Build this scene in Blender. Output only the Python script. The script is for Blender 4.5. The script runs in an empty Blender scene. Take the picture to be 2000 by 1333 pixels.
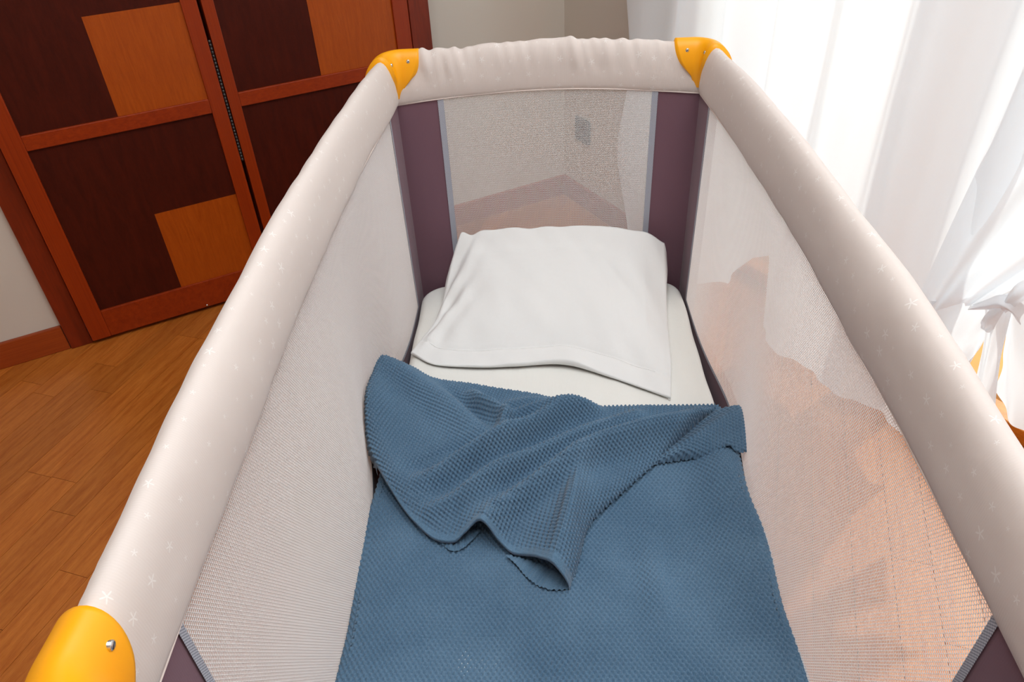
import bpy, bmesh, math, random
import numpy as np
from mathutils import Vector, Matrix

random.seed(7)
rng = np.random.default_rng(11)
S = bpy.context.scene
C = S.collection
PI = math.pi

# ------------------------------------------------------------------ camera
FPX = 1449.51
PITCH, YAW, ROLL = 0.6437, -0.0512, -0.0560
ZM = 0.24                                     # mattress top above the floor
CAM = np.array([-0.0216, -1.4639, 0.9209 + ZM])
fw = np.array([math.sin(YAW) * math.cos(PITCH), math.cos(YAW) * math.cos(PITCH), -math.sin(PITCH)])
rt = np.cross(fw, [0, 0, 1]); rt /= np.linalg.norm(rt)
up = np.cross(rt, fw)
rt, up = math.cos(ROLL) * rt + math.sin(ROLL) * up, -math.sin(ROLL) * rt + math.cos(ROLL) * up
cd = bpy.data.cameras.new('camera')
cd.sensor_fit = 'HORIZONTAL'; cd.sensor_width = 36.0; cd.lens = FPX / 2000 * 36.0
cd.clip_start = 0.02
cam = bpy.data.objects.new('camera', cd); C.objects.link(cam)
cam.matrix_world = Matrix(((rt[0], up[0], -fw[0], CAM[0]), (rt[1], up[1], -fw[1], CAM[1]),
                           (rt[2], up[2], -fw[2], CAM[2]), (0, 0, 0, 1)))
S.camera = cam

# ------------------------------------------------------------------ room frame: u along the door wall, v along the window wall
TH = math.radians(30.3)
KX, KY = 0.0705, 0.9463
UU = (-math.cos(TH), -math.sin(TH)); VV = (math.sin(TH), -math.cos(TH))
def W(u, v, z): return (KX + u * UU[0] + v * VV[0], KY + u * UU[1] + v * VV[1], z)
UDIR = Vector((UU[0], UU[1], 0)); VDIR = Vector((VV[0], VV[1], 0))
UMAX, VMAX, ZC = 3.4, 4.0, 2.6

# ------------------------------------------------------------------ light
S.view_settings.view_transform = 'Standard'
S.view_settings.look = 'None'
S.view_settings.gamma = 1.0
S.view_settings.use_curve_mapping = False
S.view_settings.exposure = 0.0
S.cycles.max_bounces = 10
S.cycles.diffuse_bounces = 5
S.cycles.transparent_max_bounces = 12
S.cycles.sample_clamp_indirect = 6.0
wd = bpy.data.worlds.new('daylight_sky'); S.world = wd
wd.use_nodes = True
wd.node_tree.nodes['Background'].inputs[0].default_value = (0.86, 0.93, 1.0, 1)
wd.node_tree.nodes['Background'].inputs[1].default_value = 1.0

def area(name, loc, direction, sx, sy, power, col):
    l = bpy.data.lights.new(name, 'AREA'); l.shape = 'RECTANGLE'; l.size = sx; l.size_y = sy
    l.energy = power; l.color = col
    o = bpy.data.objects.new(name, l); C.objects.link(o)
    o.location = loc; o.rotation_euler = Vector(direction).to_track_quat('-Z', 'Y').to_euler()
    return o
area('window_daylight', W(-0.75, 1.9, 1.35), UDIR, 3.0, 2.6, 31, (0.82, 0.92, 1.0))
area('ceiling_bounce_fill', W(0.95, 1.8, ZC - 0.06), (0, 0, -1), 1.5, 1.5, 40, (0.90, 0.965, 1.0))  # added overhead fill standing in for ceiling-bounced light; there is no lamp fixture
sl = bpy.data.lights.new('sun', 'SUN'); sl.energy = 3.0; sl.angle = math.radians(2.0); sl.color = (1.0, 0.96, 0.90)
so = bpy.data.objects.new('sun', sl); C.objects.link(so)
so.rotation_euler = (UDIR * 0.78 + VDIR * 0.1 + Vector((0, 0, -0.62))).to_track_quat('-Z', 'Y').to_euler()

# ------------------------------------------------------------------ materials
def lin(r, g, b):
    f = lambda c: (c / 255 / 12.92) if c / 255 <= 0.04045 else ((c / 255 + 0.055) / 1.055) ** 2.4
    return (f(r), f(g), f(b), 1)
class NT:
    def __init__(s, name):
        s.m = bpy.data.materials.new(name); s.m.use_nodes = True
        s.t = s.m.node_tree; s.b = s.t.nodes['Principled BSDF']; s.o = s.t.nodes['Material Output']
    def n(s, typ, **kw):
        x = s.t.nodes.new(typ)
        for k, v in kw.items():
            if k in ('ins',):
                for a, b in v.items(): x.inputs[a].default_value = b
            else: setattr(x, k, v)
        return x
    def l(s, a, b): s.t.links.new(a, b)
    def math(s, op, a, b=None, c=None):
        x = s.t.nodes.new('ShaderNodeMath'); x.operation = op
        for i, q in enumerate((a, b, c)):
            if q is None: continue
            if hasattr(q, 'is_output'): s.l(q, x.inputs[i])
            else: x.inputs[i].default_value = q
        return x.outputs[0]
    def ramp(s, fac, stops):
        r = s.t.nodes.new('ShaderNodeValToRGB')
        while len(r.color_ramp.elements) < len(stops): r.color_ramp.elements.new(0.5)
        for e, (p, c) in zip(r.color_ramp.elements, stops): e.position = p; e.color = c
        s.l(fac, r.inputs[0]); return r.outputs[0]
    def bump(s, h, strength, dist):
        b = s.t.nodes.new('ShaderNodeBump'); b.inputs['Strength'].default_value = strength
        b.inputs['Distance'].default_value = dist
        s.l(h, b.inputs['Height']); s.l(b.outputs[0], s.b.inputs['Normal']); return b
    def set(s, col=None, rough=0.6, spec=0.3, metal=0, sheen=0):
        if col: s.b.inputs['Base Color'].default_value = col
        s.b.inputs['Roughness'].default_value = rough
        s.b.inputs['Specular IOR Level'].default_value = spec
        s.b.inputs['Metallic'].default_value = metal
        s.b.inputs['Sheen Weight'].default_value = sheen
        return s

def mat_plain(name, col, rough=0.6, spec=0.3, metal=0, sheen=0, noise=None, bump=0.0):
    k = NT(name).set(col, rough, spec, metal, sheen)
    if noise:
        tc = k.n('ShaderNodeTexCoord')
        nz = k.n('ShaderNodeTexNoise', ins={'Scale': noise, 'Detail': 4.0})
        k.l(tc.outputs['Object'], nz.inputs['Vector'])
        d = tuple(c * 0.93 for c in col[:3]) + (1,)
        c = k.ramp(nz.outputs['Fac'], [(0.35, d), (0.65, col)])
        k.l(c, k.b.inputs['Base Color'])
        if bump: k.bump(nz.outputs['Fac'], bump, 0.002)
    return k.m

def mat_weave(name, col, scale=900.0, rough=0.85, sheen=0.15, stars=None, wr=0.25):
    """plain woven cloth: fine thread relief, soft creases, optional printed stars (UVs are metres)"""
    k = NT(name).set(col, rough, 0.15, 0, sheen)
    uv = k.n('ShaderNodeTexCoord')
    w1 = k.n('ShaderNodeTexWave', ins={'Scale': scale / 6.28, 'Distortion': 0.3}); k.l(uv.outputs['UV'], w1.inputs['Vector'])
    nz = k.n('ShaderNodeTexNoise', ins={'Scale': 22.0, 'Detail': 3.0, 'Roughness': 0.5}); k.l(uv.outputs['UV'], nz.inputs['Vector'])
    h = k.math('MULTIPLY_ADD', w1.outputs['Fac'], 0.04, nz.outputs['Fac'])
    k.bump(h, wr, 0.006)
    if stars:
        sc = k.n('ShaderNodeVectorMath', operation='SCALE'); sc.inputs['Scale'].default_value = 1 / 0.03
        k.l(uv.outputs['UV'], sc.inputs[0])
        vo = k.n('ShaderNodeTexVoronoi', voronoi_dimensions='2D', ins={'Scale': 1.0, 'Randomness': 0.55})
        k.l(sc.outputs[0], vo.inputs['Vector'])
        d = k.n('ShaderNodeVectorMath', operation='SUBTRACT'); k.l(sc.outputs[0], d.inputs[0]); k.l(vo.outputs['Position'], d.inputs[1])
        sx = k.n('ShaderNodeSeparateXYZ'); k.l(d.outputs[0], sx.inputs[0])
        cs = k.n('ShaderNodeSeparateColor'); k.l(vo.outputs['Color'], cs.inputs[0])
        th = k.math('ARCTAN2', sx.outputs[1], sx.outputs[0])
        th = k.math('MULTIPLY_ADD', cs.outputs[1], 6.28, th)
        ray = k.math('POWER', k.math('ABSOLUTE', k.math('COSINE', k.math('MULTIPLY', th, 2.5))), 5.0)
        size = k.math('MULTIPLY_ADD', k.math('POWER', cs.outputs[0], 2.0), 0.15, 0.07)
        R = k.math('MULTIPLY', size, k.math('MULTIPLY_ADD', ray, 0.8, 0.2))
        r = k.n('ShaderNodeVectorMath', operation='LENGTH'); k.l(d.outputs[0], r.inputs[0])
        mask = k.math('LESS_THAN', r.outputs['Value'], R)
        mask = k.math('MULTIPLY', mask, 0.38)
        mx = k.n('ShaderNodeMix', data_type='RGBA'); mx.inputs[6].default_value = col; mx.inputs[7].default_value = stars
        k.l(mask, mx.inputs[0]); k.l(mx.outputs[2], k.b.inputs['Base Color'])
    return k.m

def mat_wood(name, dark, light, scale=(1, 1, 1), rough=0.4, vary=0.0, spec=0.4, contrast=0.5, coord='Object'):
    k = NT(name).set(None, rough, spec)
    tc = k.n('ShaderNodeTexCoord'); mp = k.n('ShaderNodeMapping'); mp.inputs['Scale'].default_value = scale
    k.l(tc.outputs[coord], mp.inputs['Vector'])
    oi = k.n('ShaderNodeObjectInfo')
    ad = k.n('ShaderNodeVectorMath', operation='ADD')
    sc = k.n('ShaderNodeMath', operation='MULTIPLY'); sc.inputs[1].default_value = 37.0
    k.l(oi.outputs['Random'], sc.inputs[0])
    k.l(mp.outputs[0], ad.inputs[0]); k.l(sc.outputs[0], ad.inputs[1])
    n1 = k.n('ShaderNodeTexNoise', ins={'Scale': 5.0, 'Detail': 6.0, 'Roughness': 0.6, 'Distortion': 0.6}); k.l(ad.outputs[0], n1.inputs['Vector'])
    n2 = k.n('ShaderNodeTexNoise', ins={'Scale': 38.0, 'Detail': 3.0, 'Roughness': 0.6}); k.l(ad.outputs[0], n2.inputs['Vector'])
    f = k.math('ADD', k.math('MULTIPLY', n1.outputs['Fac'], 0.65), k.math('MULTIPLY', n2.outputs['Fac'], 0.35))
    lo = 0.5 - contrast * 0.3; hi = 0.5 + contrast * 0.3
    c = k.ramp(f, [(lo, dark), (hi, light)])
    if vary:
        hs = k.n('ShaderNodeHueSaturation')
        v = k.math('MULTIPLY_ADD', oi.outputs['Random'], 2 * vary, 1 - vary)
        k.l(v, hs.inputs['Value']); k.l(c, hs.inputs['Color']); c = hs.outputs[0]
    k.l(c, k.b.inputs['Base Color'])
    k.bump(n2.outputs['Fac'], 0.06, 0.002)
    return k.m

def mat_curtain():
    k = NT('sheer_white_curtain')
    k.t.nodes.remove(k.b)
    tc = k.n('ShaderNodeTexCoord')
    nz = k.n('ShaderNodeTexNoise', ins={'Scale': 90.0, 'Detail': 3.0}); k.l(tc.outputs['UV'], nz.inputs['Vector'])
    bp = k.n('ShaderNodeBump', ins={'Strength': 0.08, 'Distance': 0.002}); k.l(nz.outputs['Fac'], bp.inputs['Height'])
    df = k.n('ShaderNodeBsdfDiffuse', ins={'Color': (0.91, 0.93, 0.95, 1)}); tl = k.n('ShaderNodeBsdfTranslucent', ins={'Color': (0.9, 0.92, 0.95, 1)})
    k.l(bp.outputs[0], df.inputs['Normal']); k.l(bp.outputs[0], tl.inputs['Normal'])
    mx = k.n('ShaderNodeMixShader', ins={'Fac': 0.5}); k.l(df.outputs[0], mx.inputs[1]); k.l(tl.outputs[0], mx.inputs[2])
    k.l(mx.outputs[0], k.o.inputs['Surface'])
    return k.m

def mat_glass():
    k = NT('clear_window_glass'); k.t.nodes.remove(k.b)
    tr = k.n('ShaderNodeBsdfTransparent', ins={'Color': (0.95, 0.98, 0.97, 1)}); gl = k.n('ShaderNodeBsdfGlossy', ins={'Roughness': 0.02})
    mx = k.n('ShaderNodeMixShader', ins={'Fac': 0.06}); k.l(tr.outputs[0], mx.inputs[1]); k.l(gl.outputs[0], mx.inputs[2])
    k.l(mx.outputs[0], k.o.inputs['Surface'])
    return k.m

def mat_net():
    k = NT('net_thread'); k.t.nodes.remove(k.b)
    df = k.n('ShaderNodeBsdfDiffuse', ins={'Color': lin(252, 250, 249)}); tl = k.n('ShaderNodeBsdfTranslucent', ins={'Color': lin(252, 250, 249)})
    mx = k.n('ShaderNodeMixShader', ins={'Fac': 0.4}); k.l(df.outputs[0], mx.inputs[1]); k.l(tl.outputs[0], mx.inputs[2])
    k.l(mx.outputs[0], k.o.inputs['Surface'])
    return k.m

def mat_knit():
    k = NT('blue_cotton_knit').set(None, 0.9, 0.1, 0, 0.25)
    tc = k.n('ShaderNodeTexCoord')
    n1 = k.n('ShaderNodeTexNoise', ins={'Scale': 700.0, 'Detail': 3.0}); k.l(tc.outputs['Object'], n1.inputs['Vector'])
    n2 = k.n('ShaderNodeTexNoise', ins={'Scale': 9.0, 'Detail': 2.0}); k.l(tc.outputs['Object'], n2.inputs['Vector'])
    f = k.math('ADD', k.math('MULTIPLY', n1.outputs['Fac'], 0.6), k.math('MULTIPLY', n2.outputs['Fac'], 0.4))
    c = k.ramp(f, [(0.3, lin(68, 98, 124)), (0.7, lin(106, 136, 160))])
    k.l(c, k.b.inputs['Base Color'])
    k.bump(n1.outputs['Fac'], 0.35, 0.0012)
    return k.m

def mat_ribbon():
    k = NT('grey_ribbed_binding').set(None, 0.8, 0.2)
    tc = k.n('ShaderNodeTexCoord')
    wv = k.n('ShaderNodeTexChecker', ins={'Scale': 620.0, 'Color1': lin(200, 203, 212), 'Color2': lin(134, 137, 150)})
    k.l(tc.outputs['UV'], wv.inputs['Vector']); k.l(wv.outputs[0], k.b.inputs['Base Color'])
    k.bump(wv.outputs['Fac'], 0.3, 0.001)
    return k.m

M = {}
M['wall'] = mat_plain('painted_wall', lin(214, 207, 196), 0.9, 0.1)
M['ceil'] = mat_plain('painted_ceiling', lin(240, 238, 234), 0.9, 0.1)
M['rail'] = mat_weave('star_print_cotton', lin(221, 209, 202), stars=lin(250, 249, 246))
M['hem'] = mat_weave('cream_piping', lin(232, 218, 210), wr=0.1)
M['plum'] = mat_weave('plum_cloth', lin(122, 90, 101), wr=0.12)
M['ribbon'] = mat_ribbon()
M['net'] = mat_net()
M['yellow'] = mat_plain('yellow_plastic', lin(255, 172, 12), 0.42, 0.4)
M['steel'] = mat_plain('screw_steel', (0.75, 0.75, 0.74, 1), 0.25, 0.5, 1.0)
M['slot'] = mat_plain('screw_slot', (0.08, 0.08, 0.08, 1), 0.5, 0.3, 0.6)
M['black'] = mat_plain('black_plastic', (0.02, 0.02, 0.02, 1), 0.5)
M['sheet'] = mat_weave('white_sheet', lin(234, 232, 226), wr=0.3)
M['pillow'] = mat_weave('white_pillowcase', lin(233, 232, 230), wr=0.22)
M['knit'] = mat_knit()
M['curtain'] = mat_curtain()
M['glass'] = mat_glass()
M['floor'] = mat_wood('oak_parquet', lin(160, 82, 22), lin(194, 116, 46), (18, 1.6, 4), 0.32, vary=0.10, spec=0.4)
M['joint'] = mat_plain('parquet_joint', lin(150, 84, 34), 0.8)
M['cherry'] = mat_wood('cherry_frame', lin(130, 40, 6), lin(160, 56, 10), (5, 5, 1.2), 0.33, vary=0.04, coord='Generated')
M['wenge'] = mat_wood('dark_panel', lin(60, 15, 5), lin(78, 22, 8), (4, 4, 1.0), 0.5, spec=0.2, coord='Generated')
M['inlay'] = mat_wood('light_inlay', lin(158, 66, 4), lin(180, 82, 12), (5, 5, 0.7), 0.36, coord='Generated')
M['casing'] = mat_wood('casing_wood', lin(98, 30, 10), lin(132, 44, 16), (5, 5, 1.0), 0.35, coord='Generated')
M['base'] = mat_wood('baseboard_wood', lin(140, 56, 18), lin(172, 78, 30), (1.5, 1.5, 6), 0.35, coord='Generated')
M['winwood'] = mat_wood('window_wood', lin(196, 110, 30), lin(226, 140, 48), (4, 4, 1), 0.35, coord='Generated')
M['balcony'] = mat_plain('terracotta_tiles', lin(228, 166, 96), 0.7, 0.2, noise=9)
M['socket'] = mat_plain('grey_metal_plate', lin(92, 104, 108), 0.4, 0.4, 0.3)
M['socketdark'] = mat_plain('socket_inner', lin(70, 74, 78), 0.5)

# ------------------------------------------------------------------ mesh helpers
def link(o, parent=None):
    C.objects.link(o)
    if parent: o.parent = parent
    return o
def pyd(name, verts, faces, mat, parent=None, smooth=False):
    me = bpy.data.meshes.new(name); me.from_pydata([tuple(map(float, v)) for v in verts], [], faces); me.update()
    me.materials.append(M[mat])
    if smooth: me.polygons.foreach_set('use_smooth', [True] * len(me.polygons))
    return link(bpy.data.objects.new(name, me), parent)
def fast_mesh(name, V, F, uv=None, smooth=True):
    """V (n,3), F (m,4) -> mesh with quads"""
    me = bpy.data.meshes.new(name)
    F = np.asarray(F, dtype=np.int32); V = np.asarray(V, dtype=np.float32)
    me.vertices.add(len(V)); me.vertices.foreach_set('co', V.ravel())
    me.loops.add(F.size); me.loops.foreach_set('vertex_index', F.ravel())
    me.polygons.add(len(F)); k = F.shape[1]
    me.polygons.foreach_set('loop_start', np.arange(0, F.size, k, dtype=np.int32))
    me.polygons.foreach_set('use_smooth', np.full(len(F), smooth))
    if uv is not None:
        ul = me.uv_layers.new(name='UVMap')
        ul.data.foreach_set('uv', np.asarray(uv, dtype=np.float32)[F.ravel()].ravel())
    me.update(calc_edges=True); me.validate()
    return me
def grid(name, P, mat, parent=None, uv=None, smooth=True, wrap=False, flip=False):
    """P (n,m,3) -> one mesh object of quads"""
    n, m = P.shape[:2]
    idx = np.arange(n * m).reshape(n, m)
    if wrap: idx = np.concatenate([idx, idx[:, :1]], 1)
    F = np.stack([idx[:-1, :-1], idx[1:, :-1], idx[1:, 1:], idx[:-1, 1:]], -1).reshape(-1, 4)
    if flip: F = F[:, ::-1]
    if uv is None:
        du = np.concatenate([[0], np.cumsum(np.linalg.norm(np.diff(P[:, m // 2], axis=0), axis=1))])
        dv = np.concatenate([[0], np.cumsum(np.linalg.norm(np.diff(P[n // 2], axis=0), axis=1))])
        uv = np.stack(np.meshgrid(du, dv, indexing='ij'), -1)
    me = fast_mesh(name, P.reshape(-1, 3), F, uv.reshape(-1, 2), smooth)
    me.materials.append(M[mat])
    return link(bpy.data.objects.new(name, me), parent)
def boxuv(name, u0, u1, v0, v1, z0, z1, mat, parent=None, bev=0.0, extra=()):
    """axis-aligned box(es) in the room frame"""
    bm = bmesh.new()
    for (a0, a1, b0, b1, c0, c1) in ((u0, u1, v0, v1, z0, z1),) + tuple(extra):
        vs = [bm.verts.new(W(u, v, z)) for u in (a0, a1) for v in (b0, b1) for z in (c0, c1)]
        for f in ((0, 1, 3, 2), (4, 6, 7, 5), (0, 4, 5, 1), (2, 3, 7, 6), (0, 2, 6, 4), (1, 5, 7, 3)):
            bm.faces.new([vs[i] for i in f])
    bmesh.ops.recalc_face_normals(bm, faces=bm.faces)
    if bev: bmesh.ops.bevel(bm, geom=bm.edges[:], offset=bev, segments=2, affect='EDGES', profile=0.5)
    me = bpy.data.meshes.new(name); bm.to_mesh(me); bm.free(); me.materials.append(M[mat])
    return link(bpy.data.objects.new(name, me), parent)
def boxw(name, x0, x1, y0, y1, z0, z1, mat, parent=None, bev=0.0, seg=2):
    bm = bmesh.new()
    vs = [bm.verts.new((x, y, z)) for x in (x0, x1) for y in (y0, y1) for z in (z0, z1)]
    for f in ((0, 1, 3, 2), (4, 6, 7, 5), (0, 4, 5, 1), (2, 3, 7, 6), (0, 2, 6, 4), (1, 5, 7, 3)):
        bm.faces.new([vs[i] for i in f])
    bmesh.ops.recalc_face_normals(bm, faces=bm.faces)
    if bev: bmesh.ops.bevel(bm, geom=bm.edges[:], offset=bev, segments=seg, affect='EDGES', profile=0.5)
    me = bpy.data.meshes.new(name); bm.to_mesh(me); bm.free(); me.materials.append(M[mat])
    return link(bpy.data.objects.new(name, me), parent)
def tube(name, pts, r, mat, parent=None, n=10, closed_ends=True, lobes=0):
    pts = [Vector(p) for p in pts]; vs = []; fs = []
    for i, p in enumerate(pts):
        t = (pts[min(i + 1, len(pts) - 1)] - pts[max(i - 1, 0)]).normalized()
        a = t.orthogonal().normalized() if i == 0 else (prev - t * prev.dot(t)).normalized()
        prev = a; b = t.cross(a); rr = r[i] if hasattr(r, '__len__') else r
        vs += [p + (a * math.cos(2 * PI * k / n) + b * math.sin(2 * PI * k / n)) * rr * (1 + (0.22 * math.cos(lobes * 2 * PI * k / n + 0.12 * i) if lobes else 0)) for k in range(n)]
        if i:
            q = (i - 1) * n
            fs += [(q + k, q + (k + 1) % n, q + n + (k + 1) % n, q + n + k) for k in range(n)]
    if closed_ends: fs += [tuple(range(n))[::-1], tuple(range(len(vs) - n, len(vs)))]
    return pyd(name, vs, fs, mat, parent, True)
def empty(name, loc=(0, 0, 0)):
    o = bpy.data.objects.new(name, None); o.location = loc; o.empty_display_size = 0.1
    return link(o)
def tag(o, label=None, cat=None, group=None, kind=None):
    if label: o['label'] = label
    if cat: o['category'] = cat
    if group: o['group'] = group
    if kind: o['kind'] = kind
    return o
def smooth_noise(X, Y, seed=0, f=1.0, n=14):
    """sum of random sine waves, about -1..1"""
    g = np.random.default_rng(seed); X, Y = np.broadcast_arrays(np.asarray(X, float), np.asarray(Y, float)); out = np.zeros(X.shape)
    for i in range(n):
        a = g.uniform(0, 2 * PI); k = f * g.uniform(0.6, 1.9); out += np.sin(k * (math.cos(a) * X + math.sin(a) * Y) + g.uniform(0, 6.28)) / n ** 0.5
    return out
def curve(pts, t):
    """Catmull-Rom through pts at parameter array t (0..1), arc-length spaced"""
    P = np.asarray(pts, float); n = len(P)
    Q = np.vstack([2 * P[0] - P[1], P, 2 * P[-1] - P[-2]])
    s = np.linspace(0, n - 1, 400); i = np.minimum(s.astype(int), n - 2); f = (s - i)[:, None]
    a, b, c, d = Q[i], Q[i + 1], Q[i + 2], Q[i + 3]
    R = 0.5 * (2 * b + (c - a) * f + (2 * a - 5 * b + 4 * c - d) * f ** 2 + (-a + 3 * b - 3 * c + d) * f ** 3)
    L = np.concatenate([[0], np.cumsum(np.linalg.norm(np.diff(R, axis=0), axis=1))]); L /= L[-1]
    return np.stack([np.interp(t, L, R[:, k]) for k in range(P.shape[1])], -1)
def coons(bottom, top, left, right, s, t):
    """four boundary point lists -> grid[s,t]; bottom/top run along s, left/right along t"""
    B = curve(bottom, s)[:, None]; T = curve(top, s)[:, None]; L = curve(left, t)[None]; R = curve(right, t)[None]
    s_ = s[:, None, None]; t_ = t[None, :, None]
    return (1 - t_) * B + t_ * T + (1 - s_) * L + s_ * R - ((1 - s_) * (1 - t_) * B[:1] + s_ * (1 - t_) * B[-1:] + (1 - s_) * t_ * T[:1] + s_ * t_ * T[-1:])
def at(x, y, z):
    """point of the photograph -> the place at height z above the mattress"""
    d = fw + (x - 1000) / FPX * rt - (y - 666.5) / FPX * up
    k = (z + ZM - CAM[2]) / d[2]
    return CAM + k * d

# ------------------------------------------------------------------ the setting
# floor: diagonal oak strips
FU0 = -0.22
fl = boxuv('floor', FU0, UMAX, 0, VMAX, -0.05, -0.0115, 'joint')
tag(fl, 'warm orange oak parquet floor laid in diagonal strips', 'floor', kind='structure')
A = math.radians(43.3); da = (math.cos(A), math.sin(A)); db = (-math.sin(A), math.cos(A))
def clip(poly):
    for ax, lim, sg in ((0, FU0, 1), (0, UMAX, -1), (1, 0.0, 1), (1, VMAX, -1)):
        out = []
        for i, p in enumerate(poly):
            q = poly[(i + 1) % len(poly)]; ip = sg * (p[ax] - lim) >= 0; iq = sg * (q[ax] - lim) >= 0
            if ip: out.append(p)
            if ip != iq:
                k = (lim - p[ax]) / (q[ax] - p[ax]); out.append((p[0] + k * (q[0] - p[0]), p[1] + k * (q[1] - p[1])))
        poly = out
        if len(poly) < 3: return None
    return poly
BW, BL, G = 0.068, 0.52, 0.0004
rest_v, rest_f = [], []
for r in range(-45, 60):
    off = random.uniform(0, BL)
    for k in range(-8, 14):
        a0, b0 = k * BL + off, r * BW
        poly = clip([(a * da[0] + b * db[0], a * da[1] + b * db[1]) for a, b in
                     ((a0 + G, b0 + G), (a0 + BL - G, b0 + G), (a0 + BL - G, b0 + BW - G), (a0 + G, b0 + BW - G))])
        if not poly: continue
        ar = abs(sum(poly[i][0] * poly[(i + 1) % len(poly)][1] - poly[(i + 1) % len(poly)][0] * poly[i][1] for i in range(len(poly)))) / 2
        if ar < 2e-4: continue
        cu = sum(p[0] for p in poly) / len(poly); cv = sum(p[1] for p in poly) / len(poly)
        n = len(poly)
        near = cu < 2.15 and cv < 2.35
        c0 = Vector(W(cu, cv, 0))
        ang = math.atan2((UDIR * da[0] + VDIR * da[1]).y, (UDIR * da[0] + VDIR * da[1]).x)
        pts = [Vector(W(p[0], p[1], 0)) - c0 for p in poly]
        if near:
            ri = Matrix.Rotation(-ang + PI / 2, 3, 'Z')
            pts = [ri @ p for p in pts]
            top = [(p.x, p.y, 0) for p in pts]; bot = [(p.x, p.y, -0.011) for p in pts]
            fs = [tuple(range(n)), tuple(range(2 * n - 1, n - 1, -1))] + [(i, n + i, n + (i + 1) % n, (i + 1) % n) for i in range(n)]
            bo = pyd('floor_board', top + bot, fs, 'floor', fl)
            bo.location = c0; bo.rotation_euler = (0, 0, ang - PI / 2)
        else:
            q = len(rest_v); rest_v += [(p.x + c0.x, p.y + c0.y, 0) for p in pts] + [(p.x + c0.x, p.y + c0.y, -0.011) for p in pts]
            rest_f += [tuple(q + i for i in range(n))] + [(q + i, q + n + i, q + n + (i + 1) % n, q + (i + 1) % n) for i in range(n)]
tag(pyd('floor_boards', rest_v, rest_f, 'floor', fl), kind='stuff')

# walls
tag(boxuv('wall_left', -0.3, 0.466, -0.15, 0, 0, ZC, 'wall', extra=((1.599, UMAX, -0.15, 0.036, 0, ZC), (0.466, 1.599, -0.15, 0.0, 2.08, ZC))),
    'pale warm grey wall on either side of the folding doors', 'wall', kind='structure')
WV0, WV1, WZ = 0.60, 3.3, 2.3
tag(boxuv('wall_right', -0.3, 0, 0, WV0, 0, ZC, 'wall', extra=((-0.3, 0, WV1, VMAX, 0, ZC), (-0.3, 0, WV0, WV1, WZ, ZC))),
    'shaded pale grey wall between the corner and the curtain', 'wall', kind='structure')
tag(boxuv('wall_back', UMAX, UMAX + 0.1, -0.15, VMAX, 0, ZC, 'wall'), 'pale wall at the far left side of the room', 'wall', kind='structure')
tag(boxuv('wall_front', -0.3, UMAX + 0.1, VMAX, VMAX + 0.1, 0, ZC, 'wall'), 'pale wall behind the viewer', 'wall', kind='structure')
tag(boxuv('ceiling', -0.3, UMAX + 0.1, -0.15, VMAX + 0.1, ZC, ZC + 0.1, 'ceil'), 'white ceiling', 'ceiling', kind='structure')
tag(boxuv('baseboard_left', 1.601, UMAX, 0.036, 0.048, 0, 0.072, 'base', bev=0.002, extra=((0.012, 0.464, 0.0, 0.012, 0, 0.072),)),
    'brown wooden baseboard along the wall with the folding doors', 'baseboard', kind='structure')
tag(boxuv('baseboard_right', 0, 0.012, 0.0, WV0, 0, 0.072, 'base', bev=0.002),
    'brown wooden baseboard under the grey socket', 'baseboard', kind='structure')

# folding door: casing, two leaves, piano hinge
tag(boxuv('trim_1', 0.466, 0.524, 0.0, 0.056, 0, 2.14, 'casing', bev=0.002,
          extra=((1.546, 1.599, 0.0, 0.052, 0, 2.14), (0.524, 1.546, 0.0, 0.056, 2.08, 2.14), (0.5, 1.57, -0.14, -0.06, 0, 2.1))),
    'dark reddish wooden casing around the folding doors', 'trim', kind='structure')
def leaf(name, uL, uR, sl_, sr_, v0, v1, label):
    """uL > uR: the left edge seen from the room; sl_, sr_ stile widths"""
    d = empty(name, W((uL + uR) / 2, v1, 0.0)); tag(d, label, 'door', kind='structure')
    inv = Matrix.Translation(-Vector(d.location))
    def put(o): o.parent = d; o.matrix_parent_inverse = inv; return o
    put(boxuv('stile', uL - sl_, uL, v0, v1, 0.012, 2.06, 'cherry', bev=0.0015))
    put(boxuv('stile', uR, uR + sr_, v0, v1, 0.012, 2.06, 'cherry', bev=0.0015))
    zr = [(0.012, 0.092), (0.537, 0.572), (1.017, 1.052), (1.497, 1.532), (1.977, 2.06)]
    for a, b in zr: put(boxuv('rail', uR + sr_, uL - sl_, v0, v1 - 0.001, a, b, 'cherry', bev=0.0015))
    um = (uL - sl_ + uR + sr_) / 2
    for i in range(4):
        z0, z1 = zr[i][1], zr[i + 1][0]
        put(boxuv('panel', uR + sr_ - 0.002, uL - sl_ + 0.002, v0 + 0.008, v1 - 0.008, z0 - 0.002, z1 + 0.002, 'wenge'))
        put(boxuv('inlay', uR + sr_, um, v1 - 0.008, v1 - 0.007, z0, (z0 + z1) / 2, 'inlay'))
    return d, put
d1, put1 = leaf('door_1', 1.544, 1.045, 0.047, 0.036, 0.03, 0.066, 'left leaf of the folding door, dark panels with orange wood squares')
d2, put2 = leaf('door_2', 1.0355, 0.528, 0.028, 0.043, 0.026, 0.062, 'right leaf of the folding door, behind the cot, dark panels with orange squares')
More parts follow.
